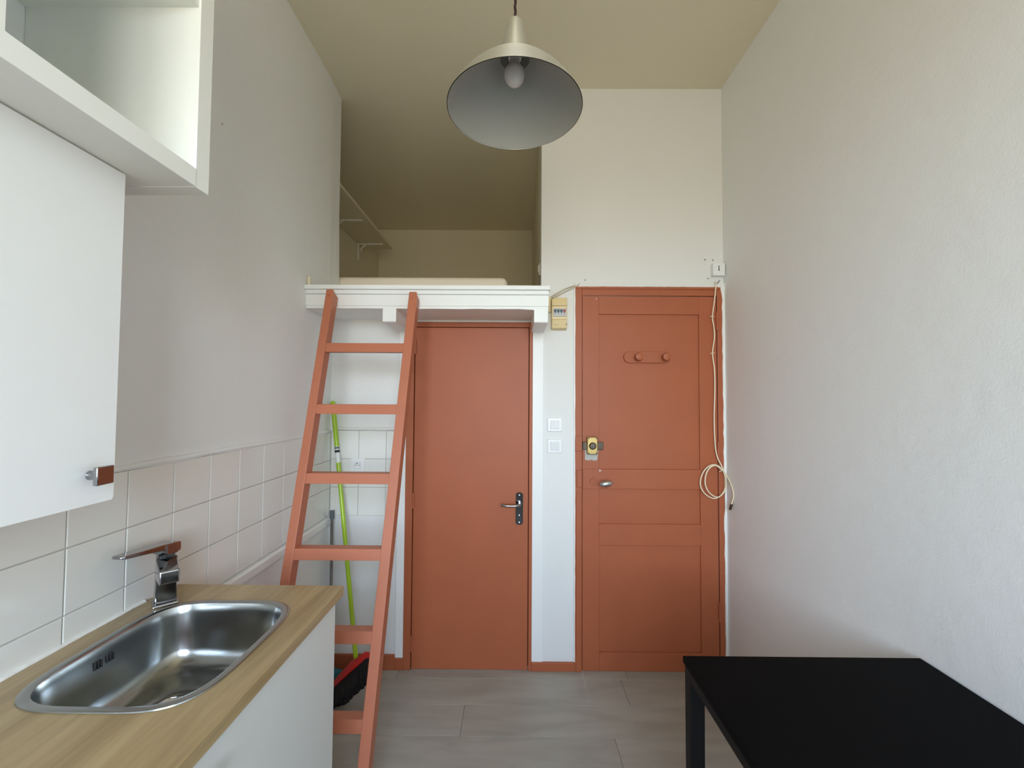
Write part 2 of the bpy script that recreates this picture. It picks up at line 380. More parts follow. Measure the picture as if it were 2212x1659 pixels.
# mattress
bm = new_bm(); bx(bm, -1.40, -0.045, 2.44, 4.33, LZ1, 2.165)
o = obj('mattress', bm, foam, bevel=0.035, seg=5, smooth=True); tag(o, 'thick cream mattress lying on the raised sleeping platform', 'mattress')

# shelf in the alcove
sh = thing('wall_shelf', 'long pale wall shelf on metal brackets inside the sleeping alcove', 'shelf', (-1.42, 3.2, 2.846))
box('shelf_board', (-1.415, -1.150, 2.47, 3.925, 2.846, 2.862), plaster_cream, sh, 0.001)
for yb in (2.75, 3.27, 3.785):
    bm = new_bm(); bx(bm, -1.412, -1.195, yb-0.009, yb+0.009, 2.838, 2.8455); bx(bm, -1.419, -1.411, yb-0.009, yb+0.009, 2.70, 2.8455)
    tube(bm, smooth_path([(-1.395, yb, 2.78), (-1.38, yb, 2.815), (-1.35, yb, 2.835)], 4), 0.006, 8)
    obj('bracket', bm, white_paint, sh)
ft = thing('light_switch', 'pale light switch seen edge-on inside the alcove, right jamb', 'switch', (0.15, 2.46, 2.20))
box('plate', (0.138, 0.1475, 2.44, 2.475, 2.175, 2.245), cable_g, ft, 0.002)
box('rocker', (0.134, 0.139, 2.45, 2.468, 2.195, 2.235), white_pl, ft, 0.001)
box('switch_shadow', (0.139, 0.1475, 2.446, 2.458, 2.095, 2.175), dark_metal, ft, 0.001)  # dark strip standing in for the shadow below the switch

# ------------------------------------------------------------------ small flush door
d1 = bpy.data.objects.new('door_1', None); C.objects.link(d1); d1.location = (-0.25, D, 0); d1['kind'] = 'structure'
x0, x1, zt = D1
bm = new_bm(); bx(bm, x0, x0+0.040, D-0.014, D+0.06, 0, zt); bx(bm, x1-0.018, x1, D-0.010, D+0.06, 0, zt); bx(bm, x0+0.04, x1-0.018, D-0.006, D+0.06, zt-0.028, zt)
obj('door_frame', bm, terra, d1, 0.002)
box('door_leaf', (x0+0.0435, x1-0.0215, D-0.004, D+0.036, 0.001, zt-0.031), terra, d1, 0.0015)
box('rebate', (x0+0.03, x1-0.01, D+0.03, D+0.055, 0.004, zt-0.02), terra_d, d1)
for z in (1.70, 0.86, 0.10):
    bm = new_bm(); tube(bm, [(x0+0.045, D-0.012, z), (x0+0.045, D-0.012, z+0.075)], 0.006, 12); tube(bm, [(x0+0.045, D-0.012, z+0.075), (x0+0.045, D-0.012, z+0.083)], 0.004, 8); obj('hinge', bm, terra, d1, smooth=True)
# lever handle on its long plate
hx = 0.030
bm = new_bm()
pts = []
for i in range(13): a = math.pi*i/12; pts.append((hx+0.0195*math.cos(a), 0.947-0.010+0.012*math.sin(a)))
for i in range(13): a = math.pi+math.pi*i/12; pts.append((hx+0.0195*math.cos(a), 0.777+0.010+0.012*math.sin(a)))
prism(bm, pts, 'y', D-0.012, D-0.004); hp = obj('handle_plate', bm, mat('dark_reflection_chrome', (0.12, 0.115, 0.12, 1), 0.12, 1.0), d1, 0.002, smooth=True, label='chrome long door plate with keyhole screws')  # dark surroundings mirrored in the chrome are put into this plate's colour
bm = new_bm()
tube(bm, [(hx, D-0.010, 0.889), (hx, D-0.022, 0.889)], 0.013, 20)
tube(bm, smooth_path([(hx, D-0.020, 0.889), (hx, D-0.048, 0.889), (hx-0.012, D-0.056, 0.888), (hx-0.040, D-0.058, 0.887), (hx-0.070, D-0.058, 0.888), (hx-0.098, D-0.052, 0.891)], 6), 0.0075, 12)
obj('lever', bm, chrome, hp, smooth=True)
for z in (0.868-0.04, 0.79, 0.936):
    bm = new_bm(); tube(bm, [(hx, D-0.0115, z), (hx, D-0.0145, z)], 0.003, 10); obj('screw', bm, alu, hp, smooth=True)

# ------------------------------------------------------------------ entrance door
d2 = bpy.data.objects.new('door_2', None); C.objects.link(d2); d2.location = (0.74, D, 0); d2['kind'] = 'structure'
x0, x1, zt = D2; lx0, lx1, lz = 0.3725, 1.108, 2.026
bm = new_bm()
bx(bm, x0, lx0-0.003, D-0.012, D+0.06, 0, zt); bx(bm, lx1+0.004, x1, D-0.010, D+0.06, 0, zt); bx(bm, lx0-0.003, lx1+0.004, D-0.010, D+0.06, lz+0.004, zt)
obj('door_frame', bm, terra, d2, 0.003)
box('frame_bead', (x0+0.004, x1-0.02, D-0.016, D-0.010, zt-0.016, zt-0.003), terra, d2, 0.002)
box('frame_bead', (x0+0.010, lx0-0.008, D-0.016, D-0.011, 0.0, 0.95), terra, d2, 0.001)
R_ = D+0.003; Fq = D-0.007      # panel face, stile face
box('panel', (lx0, lx1, R_, D+0.03, 0.0005, lz), terra, d2)
px0, px1 = 0.463, 1.013
box('stile', (lx0, px0, Fq, R_, 0.001, lz), terra, d2, 0.0015); box('stile', (px1, lx1, Fq, R_, 0.001, lz), terra, d2, 0.0015)
for a, b in ((1.927, lz), (0.668, 0.782), (0.001, 0.099)):
    box('rail', (px0, px1, Fq, R_, a, b), terra, d2, 0.0015)
box('lock_rail', (lx0+0.001, px1+0.001, Fq-0.004, R_, 0.972, 1.078), terra, d2, 0.0015)
for i, z in enumerate((1.86, 1.05, 0.22)):
    box('rebate', (lx1-0.001, lx1+0.005, D-0.004, D+0.03, 0.01, lz), terra_d, d2) if i == 0 else None
for z in (0.27, 1.13, 1.84):
    bm = new_bm(); tube(bm, [(lx1+0.002, D-0.013, z), (lx1+0.002, D-0.013, z+0.10)], 0.007, 10); obj('hinge', bm, terra, d2, smooth=True)
for (a, b, c, d_) in ((0.333, 0.368, 1.176, 1.258), (0.341, 0.368, 0.982, 1.072)):
    box('strike_plate', (a, b, D-0.022, D-0.011, c, d_), terra, d2, 0.002)
# rim lock
box('lock_backset', (0.372, 0.484, D-0.022, Fq, 1.184, 1.226), dark_metal, d2, 0.003, label='dark metal bar behind the brass lock plate')
lk = box('lock_plate', (0.394, 0.4505, D-0.038, Fq-0.001, 1.160, 1.254), brass, d2, 0.004, label='brass rim lock plate with a dark turn knob')
bm = new_bm(); lathe(bm, [(0, D-0.036), (0.019, D-0.037), (0.019, D-0.050), (0.015, D-0.056), (0, D-0.057)], 0.422, 0, 24, 'y', 1.207); obj('turn_knob', bm, dark_metal, lk, smooth=True)
box('thumb_grip', (0.418, 0.426, D-0.068, D-0.055, 1.194, 1.220), chrome, lk, 0.002)
for a, b in ((0.402, 1.247), (0.443, 1.247), (0.402, 1.168), (0.443, 1.168)):
    bm = new_bm(); tube(bm, [(a, D-0.037, b), (a, D-0.0395, b)], 0.004, 10); obj('screw', bm, dark_metal, lk)
# bare patch of old paint under the lock
bm = new_bm(); poly = [(0.386, 1.186), (0.386, 1.128)]+[(0.388+0.0075*i, 1.126+random.uniform(-0.006, 0.006)) for i in range(1, 9)]+[(0.4535, 1.130), (0.460, 1.182)]
prism(bm, poly, 'y', Fq-0.0008, Fq+0.001); obj('bare_patch', bm, mat('old_grey_paint', (0.46, 0.45, 0.41, 1), 0.6), d2, label='bare grey patch of old paint below the lock')
# oval aluminium knob
kn = new_bm(); bmesh.ops.create_uvsphere(kn, u_segments=28, v_segments=16, radius=1)
bmesh.ops.scale(kn, vec=(0.036, 0.020, 0.0185), verts=kn.verts); bmesh.ops.rotate(kn, cent=(0, 0, 0), matrix=Matrix.Rotation(math.radians(-8), 3, 'Y'), verts=kn.verts)
bmesh.ops.translate(kn, vec=(0.490, D-0.062, 1.010), verts=kn.verts); tube(kn, [(0.489, Fq, 1.010), (0.489, D-0.05, 1.010)], 0.009, 14)
obj('door_knob', kn, alu_knob, d2, smooth=True, label='oval brushed aluminium door knob')
bm = new_bm(); lathe(bm, [(0, Fq-0.008), (0.017, Fq-0.008), (0.019, Fq-0.004)], 0.431, 0, 24, 'y', 1.010); obj('keyhole_cover', bm, terra, d2, smooth=True)
for (a, b, w_, h_) in ((0.4645, 1.064, 0.003, 0.013), (0.447+0.02, 1.069, 0.007, 0.003), (0.366, 1.184, 0.004, 0.006), (0.452-0.005, 2.008, 0.003, 0.008)):
    box('paint_chip', (a, a+w_, Fq-0.0052, Fq-0.0005, b, b+h_), caulk, d2)
# coat rack on the door
cr = thing('coat_rack', 'terracotta painted coat rack with two round pegs on the panelled door', 'coat rack', (0.727, D, 1.69))
bm = new_bm(); pts = []
for i in range(11): a = -math.pi/2+math.pi*i/10; pts.append((0.825+0.030*math.cos(a), 1.690+0.031*math.sin(a)))
for i in range(11): a = math.pi/2+math.pi*i/10; pts.append((0.629+0.030*math.cos(a), 1.690+0.031*math.sin(a)))
prism(bm, pts, 'y', D-0.010, R_); obj('back_plate', bm, terra, cr, 0.002, smooth=True)
for x in (0.673, 0.821):
    bm = new_bm(); lathe(bm, [(0.013, D-0.010), (0.0125, D-0.028), (0.021, D-0.036), (0.0225, D-0.046), (0.020, D-0.054), (0.010, D-0.057), (0, D-0.0575)], x, 0, 28, 'y', 1.690); obj('peg', bm, terra, cr, smooth=True)

# ragged white edges around the entrance door
bm = new_bm(); n = 60; poly = []
for i in range(n+1):
    z = 0.0+2.075*i/n; poly.append((1.1385+random.uniform(-0.0022, 0.0022)+(0.006 if 0.85 < z < 1.0 else 0)-(0.012*max(0, (z-2.02)/0.06)), z))
poly += [(XR, 2.09), (XR, 0.0)]
prism(bm, poly, 'y', D-0.013, D-0.001); struct('trim_2', bm, caulk)
bm = new_bm(); n = 40; poly = [(0.333+i*(1.152-0.333)/n, 2.079+random.uniform(-0.0012, 0.0012)) for i in range(n+1)]+[(1.152, 2.104), (0.345, 2.106), (0.333, 2.098)]
prism(bm, poly, 'y', D-0.012, D-0.0005); struct('trim_3', bm, plaster_back)
bm = new_bm(); n = 50; poly = [(0.332+random.uniform(-0.001, 0.001), 0.05+2.03*i/n) for i in range(n+1)]+[(0.326, 2.08), (0.326, 0.05)]
prism(bm, poly, 'y', D-0.0125, D-0.001); struct('trim_4', bm, white_paint)
for x, z in ((0.388, 2.118), (1.095, 2.222+0.01), (1.052, 2.235), (1.068, 2.130)):
    bm = new_bm(); tube(bm, [(x, D-0.004, z), (x, D+0.001, z)], 0.0028, 8); obj('nail_head', bm, dark, wall_back)

bm = new_bm(); tube(bm, [(XL-0.001, 1.427, 2.398), (XL+0.002, 1.427, 2.398)], 0.0035, 8); obj('nail_head', bm, cable_g, wall_left)
# ------------------------------------------------------------------ electrics on the back wall
def fuse_box():
    t = thing('breaker_box', 'yellowed consumer unit with four breakers between the two doors', 'fuse box', (0.245, D, 1.83))
    a, b, z0, z1, yf = 0.199, 0.283, 1.838, 2.010, D-0.052
    bm = new_bm()
    prism(bm, [(a, z0), (b, z0), (b, z1), (a, z1)], 'y', D-0.030, D); obj('base', bm, beige, t, 0.003)
    bm = new_bm()      # stepped cover: bulging top and bottom thirds around the window
    prism(bm, [(D-0.030, z0+0.001), (D-0.048, z0+0.003), (D-0.058, z0+0.045), (D-0.050, z0+0.053), (D-0.050, z1-0.050), (D-0.058, z1-0.044), (D-0.052, z1-0.004), (D-0.030, z1-0.001)], 'x', a+0.001, b-0.001)
    obj('cover', bm, beige, t, 0.003)
    w_ = box('window', (a+0.009, b-0.006, D-0.056, D-0.049, 1.904, 1.948), grey_pl, t, 0.001)
    for i in range(4):
        x = a+0.0115+0.0165*i
        box('breaker', (x, x+0.0145, D-0.0575, D-0.055, 1.906, 1.922), mat('breaker_label_grey', (0.55, 0.56, 0.54, 1), 0.4) if i == 0 else bpy.data.materials['breaker_label_grey'], w_)
        s = box('breaker_switch', (x+0.002, x+0.0125, D-0.068, D-0.055, 1.930, 1.940), red_sw if i == 3 else blue_pl, w_, 0.001, label='red breaker switch' if i == 3 else None)
        box('breaker_lever', (x+0.005, x+0.0095, D-0.062, D-0.055, 1.921, 1.932), red_sw if i == 3 else blue_pl, w_)
        bm = new_bm(); tube(bm, [(x+0.007, D-0.057, 1.9135), (x+0.007, D-0.0585, 1.9135)], 0.002, 8); obj('breaker_dot', bm, dark, w_)
    box('cover_print', (a+0.012, a+0.036, D-0.0572, D-0.054, 1.8600, 1.8625), cable_g, t)
    bm = new_bm(); tube(bm, [(a+0.006, D-0.054, 2.003), (a+0.006, D-0.040, 2.003)], 0.003, 8); obj('cover_screw', bm, dark, t)
    bm = new_bm(); tube(bm, [(b-0.004, D-0.056, 1.862), (b-0.004, D-0.042, 1.862)], 0.003, 8); obj('cover_screw', bm, dark, t)
fuse_box()
o = box('junction_box', (0.168, 0.197, D-0.022, D, 1.935, 2.020), beige, None, 0.003); tag(o, 'narrow yellowed junction box beside the end of the white ledge', 'junction box')
bm = new_bm()
tube(bm, smooth_path([(0.194, D-0.016, 2.018), (0.235, D-0.008, 2.043), (0.285, D-0.007, 2.070), (0.330, D-0.007, 2.085), (0.350, D-0.006, 2.093), (0.353, D+0.004, 2.096)], 5), 0.0035, 8)
tube(bm, smooth_path([(0.206, D-0.018, 2.012), (0.245, D-0.008, 2.034), (0.295, D-0.007, 2.060), (0.338, D-0.014, 2.080), (0.350, D-0.014, 2.088), (0.352, D-0.010, 2.096)], 5), 0.0035, 8)
o = obj('cable', bm, cable_g, smooth=True); tag(o, 'short grey cable running up from the yellowed consumer unit', 'cable')

def wall_switch(zc, rock, label, dz):
    t = thing('light_switch', label, 'switch', (0.222, D, zc), 'square white switches by the panelled door')
    box('plate', (0.181, 0.262, D-0.010, D, zc-0.038, zc+0.038), white_pl, t, 0.004)
    box('bezel', (0.1975, 0.2455, D-0.0125, D-0.0095, zc-0.023, zc+0.023), white_pl2, t, 0.001)
    bm = new_bm(); prism(bm, [(D-0.010, zc-0.0215), (D-0.010, zc+0.0215), (D-0.0145-dz, zc+0.0215), (D-0.0145+dz, zc-0.0215)], 'x', 0.1995, 0.2435); obj('rocker', bm, rock, t, 0.001)
    if dz: box('indicator', (0.2125, 0.2155, D-0.0165, D-0.012, zc-0.006, zc+0.010), white_pl2, t)
wall_switch(1.3175, white_pl, 'upper square light switch, with a bright white rocker', 0.0015)
wall_switch(1.2015, white_pl2, 'lower square light switch, with a greyer flat rocker', 0.0)

# earthed socket on the tiles
t = thing('power_socket', 'white round-faced power socket on the tiles behind the ladder', 'socket', (-0.853, D, 1.09))
yw = D-0.0065
box('plate', (-0.891, -0.815, yw-0.009, yw, 1.053, 1.127), white_pl, t, 0.003)
bm = new_bm(); bx(bm, -0.8765, -0.8305, yw-0.0115, yw-0.008, 1.0675, 1.1135); obj('bezel', bm, white_pl, t, 0.001)
bm = new_bm(); lathe(bm, [(0.0212, yw-0.0112), (0.0205, yw-0.0135), (0.0192, yw-0.0135), (0.0188, yw-0.0112)], -0.8535, 0, 32, 'y', 1.0905); obj('rim', bm, white_pl2, t, smooth=True)
for x, z in ((-0.863, 1.0905), (-0.844, 1.0905)):
    bm = new_bm(); tube(bm, [(x, yw-0.0125, z), (x, yw-0.010, z)], 0.0026, 10); obj('contact_hole', bm, dark, t)
bm = new_bm(); tube(bm, [(-0.8535, yw-0.020, 1.101), (-0.8535, yw-0.010, 1.101)], 0.0026, 10); obj('earth_pin', bm, dark_metal, t)

# telephone socket above the entrance door
t = thing('phone_socket', 'cubic white telephone socket with one dark slot, above the panelled door', 'phone socket', (1.118, D, 2.175))
bm = new_bm(); prism(bm, [(1.082, 2.138), (1.146, 2.138), (1.146, 2.206), (1.082, 2.206)], 'y', D-0.034, D); obj('housing', bm, white_pl, t, 0.002)
box('slot', (1.1105, 1.1145, D-0.0352, D-0.033, 2.168, 2.192), dark, t)
bm = new_bm(); tube(bm, [(1.1125, D-0.0352, 2.167), (1.1125, D-0.033, 2.167)], 0.0035, 8); obj('slot_end', bm, dark, t)

# ivory aerial cable hanging down the door frame, coiled near its plug
cp = [(1.103, D-0.016, 2.104), (1.099, D-0.026, 2.085), (1.092, D-0.024, 2.01), (1.081, D-0.020, 1.914), (1.087, D-0.022, 1.86), (1.090, D-0.022, 1.80), (1.080, D-0.019, 1.712), (1.088, D-0.023, 1.62), (1.088, D-0.024, 1.50), (1.083, D-0.024, 1.36),
      (1.087, D-0.024, 1.22), (1.098, D-0.024, 1.15), (1.121, D-0.026, 1.098), (1.136, D-0.027, 1.040), (1.134, D-0.030, 0.985), (1.108, D-0.032, 0.944), (1.070, D-0.032, 0.930), (1.025, D-0.032, 0.955), (1.002, D-0.032, 1.00),
      (1.008, D-0.033, 1.050), (1.035, D-0.034, 1.092), (1.073, D-0.034, 1.110), (1.108, D-0.034, 1.095), (1.134, D-0.035, 1.050), (1.134, D-0.038, 0.985), (1.106, D-0.040, 0.946), (1.078, D-0.040, 0.940), (1.042, D-0.040, 0.966), (1.024, D-0.040, 1.010),
      (1.030, D-0.040, 1.062), (1.052, D-0.040, 1.096), (1.082, D-0.040, 1.106), (1.116, D-0.040, 1.082), (1.138, D-0.042, 1.055), (1.144, D-0.08, 1.010), (1.145, D-0.10, 0.965), (1.142, D-0.095, 0.935), (1.138, D-0.088, 0.910)]
t = thing('aerial_cable', 'ivory cable hanging beside the panelled door, coiled once above its plug', 'cable', (1.09, D, 2.09))
bm = new_bm(); tube(bm, smooth_path(cp, 6), 0.0036, 10); obj('cable_run', bm, cable_m, t, smooth=True)
for x, z in ((1.0985, 2.078), (1.0810, 1.914), (1.0800, 1.712)):
    bm = new_bm(); tube(bm, [(x-0.012, D-0.018, z), (x-0.004, D-0.025, z+0.001), (x+0.004, D-0.025, z+0.001), (x+0.012, D-0.018, z)], 0.0022, 8); obj('cable_clip', bm, cable_m, t, smooth=True)
bm = new_bm(); tube(bm, [(1.120, D-0.045, 1.087), (1.098, D-0.045, 1.074)], 0.0018, 6); obj('twist_tie', bm, cable_m, t)
bm = new_bm(); tube(bm, [(1.1395, D-0.09, 0.914), (1.1345, D-0.082, 0.884)], 0.0062, 12); obj('plug', bm, dark_metal, t, smooth=True, label='dark coaxial plug')
bm = new_bm(); tube(bm, smooth_path([(1.098, D-0.014, 2.105), (1.108, D-0.016, 2.098), (1.118, D-0.012, 2.104), (1.128, D-0.008, 2.118)], 4), 0.002, 6); obj('wire_end', bm, dark_metal, t, smooth=True)

# ------------------------------------------------------------------ pendant lamp
LXc, LYc, LZr = -0.0045, 1.200, 2.294
lamp = thing('pendant_lamp', 'brushed aluminium dome pendant lamp hanging on a dark flex', 'lamp', (LXc, LYc, ZC))
R0 = 0.193; Hd = 0.150
ctrl = [(0.045, 0.150), (0.080, 0.127), (0.120, 0.094), (0.150, 0.063), (0.172, 0.035), (0.186, 0.012), (0.193, 0.0)]
prof = [(v.x, LZr+v.y) for v in smooth_path([(r, h, 0) for r, h in ctrl], 5)]
prof_out = [(0.043, LZr+Hd+0.003)]+prof+[(R0+0.0015, LZr-0.0025)]
prof_in = [(r-0.002, h-0.003) for r, h in prof[:-1]]+[(R0-0.001, LZr-0.0025)]
bm = new_bm(); lathe(bm, prof_out, LXc, LYc, 72); obj('shade', bm, alu, lamp, smooth=True)
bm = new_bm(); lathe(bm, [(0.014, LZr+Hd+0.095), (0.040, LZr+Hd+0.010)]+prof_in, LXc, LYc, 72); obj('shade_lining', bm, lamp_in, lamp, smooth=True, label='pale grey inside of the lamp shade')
z0 = LZr+Hd+0.002
bm = new_bm(); lathe(bm, [(0.047, z0-0.006), (0.0455, z0), (0.0405, z0+0.025), (0.034, z0+0.058), (0.0275, z0+0.086), (0.022, z0+0.104), (0.0165, z0+0.111), (0.004, z0+0.112)], LXc, LYc, 40); obj('cap', bm, alu, lamp, smooth=True)
bm = new_bm(); pts = []
zc_ = z0+0.112
for i in range(160):
    pts.append((LXc+0.0008*math.sin(i*0.9), LYc+0.0008*math.cos(i*0.9), zc_-0.01+(ZC-zc_+0.01)*i/159))
tube(bm, pts, 0.0038, 8); obj('flex', bm, cord_m, lamp, smooth=True)
bm = new_bm(); lathe(bm, [(0.0, ZC-0.05), (0.02, ZC-0.048), (0.045, ZC-0.01), (0.046, ZC)], LXc, LYc, 32); obj('ceiling_rose', bm, white_pl, lamp, smooth=True)
bm = new_bm(); lathe(bm, [(0.019, LZr+Hd+0.050), (0.020, LZr+Hd+0.005), (0.0185, LZr+Hd-0.002), (0.014, LZr+Hd-0.003)], LXc, LYc, 28); obj('lamp_holder', bm, white_pl, lamp, smooth=True)
bm = new_bm(); zb = LZr+0.068
prof = [(0.0, zb)]+[(0.0295*math.sin(a), zb+0.034-0.034*math.cos(a)) for a in [math.pi*0.62*i/14 for i in range(1, 15)]]+[(0.021, zb+0.056), (0.0150, zb+0.066), (0.0135, zb+0.085)]
lathe(bm, prof, LXc-0.001, LYc, 32); bb = obj('light_bulb', bm, bulb_m, smooth=True); bb.parent = lamp; bb.matrix_parent_inverse = lamp.matrix_basis.inverted()

# ------------------------------------------------------------------ wall shelf unit with thick boards (upper left)
ku = thing('shelf_unit', 'white open cube shelf unit with thick outer boards, mounted high on the left wall', 'shelf unit', (-0.83, 0.2, 1.883))
KX, KY1, KZ0 = -0.648, 0.880, 1.8835
KB = 0.037; KH = 0.338; KW = 0.320; kx0 = XL+0.001
ztop = KZ0+KB+KH+0.016+KH+KB; ylow = KY1-KB-(KW+0.016)*4+0.016-KB
box('side_panel', (kx0, KX, KY1-KB, KY1, KZ0, ztop), shelf_w, ku, 0.0008)
box('side_panel', (kx0, KX, ylow, ylow+KB, KZ0, ztop), shelf_w, ku, 0.0008)
box('bottom_board', (kx0, KX+0.001, ylow+KB, KY1-KB-0.0005, KZ0+0.0005, KZ0+KB), shelf_w, ku, 0.0008)
box('top_board', (kx0, KX-0.001, ylow+KB, KY1-KB, ztop-KB, ztop), shelf_w, ku, 0.0008)
for i in range(1, 4):
    ya = KY1-KB-(KW+0.016)*i
    box('divider', (kx0, KX-0.004, ya, ya+0.016, KZ0+KB, ztop-KB), shelf_w, ku, 0.0005)
for i in range(4):
    yb_ = KY1-KB-(KW+0.016)*i
    box('shelf_board', (kx0, KX-0.004, yb_-KW, yb_, KZ0+KB+KH, KZ0+KB+KH+0.016), shelf_w, ku, 0.0005)

# wall cupboard below it
wc = thing('wall_cupboard', 'white kitchen wall cupboard with a chrome knob, below the open shelf unit', 'cupboard', (-0.88, 0.5, 1.27))
CY0, CY1, CZ0, CZ1 = 0.19, 0.7935, 1.2675, 1.8825
CX = -0.744
bm = new_bm(); xs0, xs1 = XL+0.008, CX-0.019
bx(bm, xs0, xs1, CY0+0.001, CY0+0.017, CZ0+0.002, CZ1); bx(bm, xs0, xs1, CY1-0.018, CY1-0.002, CZ0+0.002, CZ1)
bx(bm, xs0, xs1, CY0+0.017, CY1-0.018, CZ0+0.002, CZ0+0.018); bx(bm, xs0, xs1, CY0+0.017, CY1-0.018, CZ1-0.016, CZ1); bx(bm, xs0, xs0+0.004, CY0+0.017, CY1-0.018, CZ0+0.018, CZ1-0.016)
obj('cabinet_body', bm, melamine_edge, wc)
bm = new_bm(); c_ = 0.007
prism(bm, [(CY0, CZ0), (CY1-0.004, CZ0), (CY1-0.0012, CZ0+0.0035), (CY1, CZ0+c_+0.001), (CY1, CZ1-0.001), (CY0, CZ1-0.001)], 'x', CX-0.018, CX); dr = obj('door', bm, melamine, wc, 0.001)
bm = new_bm(); tube(bm, [(CX-0.001, 0.7465, 1.3205), (CX+0.004, 0.7465, 1.3205), (CX+0.016, 0.7465, 1.3205), (CX+0.022, 0.7465, 1.3205)], 0.0075, 20, radii=[0.0085, 0.0075, 0.0065, 0.010])
bx(bm, CX+0.021, CX+0.029, 0.7305, 0.7620, 1.3045, 1.3365); obj('knob', bm, chrome, dr, 0.0015, smooth=True, label='square chrome knob')

# ------------------------------------------------------------------ kitchen base cupboard, worktop, sink, tap
WZ, WT, WX, WY1, WY0 = 0.900, 0.028, -0.505, 1.283, -0.60
bc = thing('base_cupboard', 'white base cupboard with one dark round knob, under the steel sink', 'cupboard', (-0.76, 0.9, 0))
bm = new_bm(); bX = -0.533; bY1 = 1.250
bx(bm, XL+0.01, bX, bY1-0.018, bY1-0.001, 0.0, WZ-WT); bx(bm, XL+0.01, bX, 0.632, 0.650, 0.0, WZ-WT); bx(bm, XL+0.01, bX, 0.650, bY1-0.018, 0.10, 0.116); bx(bm, XL+0.01, XL+0.014, 0.65, bY1-0.018, 0.1, 0.70)
bx(bm, bX-0.06, bX-0.045, 0.650, bY1-0.018, 0, 0.10); obj('cabinet_body', bm, melamine_edge, bc)
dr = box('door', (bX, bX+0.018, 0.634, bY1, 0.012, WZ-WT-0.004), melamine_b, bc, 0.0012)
bm = new_bm(); lathe(bm, [(0.0055, -0.001), (0.0055, 0.012), (0.0135, 0.020), (0.0145, 0.025), (0.010, 0.029), (0, 0.030)], 0, 0, 24)
bmesh.ops.rotate(bm, cent=(0, 0, 0), matrix=Matrix.Rotation(math.radians(90), 3, 'Y'), verts=bm.verts); bmesh.ops.translate(bm, vec=(bX+0.018, 0.722, 0.820), verts=bm.verts); obj('knob', bm, mat('satin_dark_nickel', (0.25, 0.24, 0.24, 1), 0.3, 1.0), dr, smooth=True, label='round dark metal knob')
bc2 = thing('base_cupboard', 'white base cupboard under the near end of the wooden worktop, with two doors', 'cupboard', (-0.76, 0.1, 0))
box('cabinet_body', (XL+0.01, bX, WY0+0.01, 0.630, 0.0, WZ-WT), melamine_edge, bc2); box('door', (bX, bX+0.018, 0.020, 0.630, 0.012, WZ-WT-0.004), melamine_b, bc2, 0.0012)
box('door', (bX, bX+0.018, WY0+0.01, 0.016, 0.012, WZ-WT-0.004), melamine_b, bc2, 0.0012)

SX, SY, HA, HB, NE = -0.7565, 0.9725, 0.1865, 0.2095, 4.2
def sup(inset, z, n=72, ne=NE):
    out = []
    for k in range(n):
        a = 2*math.pi*k/n; c, s = math.cos(a), math.sin(a)
        r = (abs(c)**ne+abs(s)**ne)**(-1/ne)
        out.append((SX+(HA-inset)*r*c, SY+(HB-inset)*r*s, z))
    return out
# worktop with the sink cut-out
bm = new_bm(); n = 72
x0, x1, y0, y1 = XL+0.0075, WX, WY0, WY1
inner = sup(0.010, 0)
outer = []
for (a, b, _) in inner:
    dx, dy = a-SX, b-SY; t = min([q for q in ((x1-SX)/dx if dx > 1e-6 else 9e9, (x0-SX)/dx if dx < -1e-6 else 9e9, (y1-SY)/dy if dy > 1e-6 else 9e9, (0.45-SY)/dy if dy < -1e-6 else 9e9) if q > 0])
    outer.append([SX+dx*t, SY+dy*t])
for cx_, cy_ in ((x0, 0.45), (x1, 0.45), (x1, y1), (x0, y1)):       # snap the nearest ray to each corner
    i_ = min(range(n), key=lambda q: (outer[q][0]-cx_)**2+(outer[q][1]-cy_)**2); outer[i_] = [cx_, cy_]
for z, flip in ((WZ, False), (WZ-WT, True)):
    I = [bm.verts.new((a, b, z)) for a, b, _ in inner]; O = [bm.verts.new((a, b, z)) for a, b in outer]
    for k in range(n): bm.faces.new((I[k], O[k], O[(k+1) % n], I[(k+1) % n]))
    if not flip: I1, O1 = I, O
for k in range(n):
    bm.faces.new((I1[k], I1[(k+1) % n], I[(k+1) % n], I[k])); bm.faces.new((O1[k], O[k], O[(k+1) % n], O1[(k+1) % n]))
bx(bm, x0, x1, y0, 0.4501, WZ-WT, WZ)
bmesh.ops.remove_doubles(bm, verts=bm.verts, dist=0.0002)
o = obj('worktop', bm, wood, bevel=0.0015); tag(o, 'beech wood worktop with an inset steel sink', 'worktop')
# silicone bead along the wall
lip('sealant_bead', [(XL+0.009, 0.25+0.04*i, WZ+0.002+random.uniform(-.0008, .0008)) for i in range(24)], 0.0052, caulk, wall_left)

# sink
sk = thing('sink', 'rounded stainless steel sink set into the wooden worktop', 'sink', (SX, SY, WZ))
bm = new_bm()
levels = [(0.0, WZ+0.0004), (0.0006, WZ+0.0026), (0.0025, WZ+0.0034), (0.013, WZ+0.0030), (0.0165, WZ+0.0012), (0.0185, WZ-0.004), (0.021, WZ-0.020), (0.026, WZ-0.070), (0.031, WZ-0.105), (0.038, WZ-0.125), (0.050, WZ-0.139), (0.066, WZ-0.146), (0.085, WZ-0.149)]
N = 96; rings = []
for ins, z in levels:
    ne = 4.2 if ins < 0.03 else 4.2-(ins-0.03)*22
    rings.append([bm.verts.new(v) for v in sup(ins, z, N, max(2.6, ne))])
cxd, cyd = SX-0.022, SY+0.010
for r, z in ((0.062, WZ-0.1525), (0.058, WZ-0.1545)):
    rg = []
    for k in range(N):
        a = 2*math.pi*k/N; rg.append(bm.verts.new((cxd+r*math.cos(a), cyd+r*math.sin(a), z)))
    rings.append(rg)
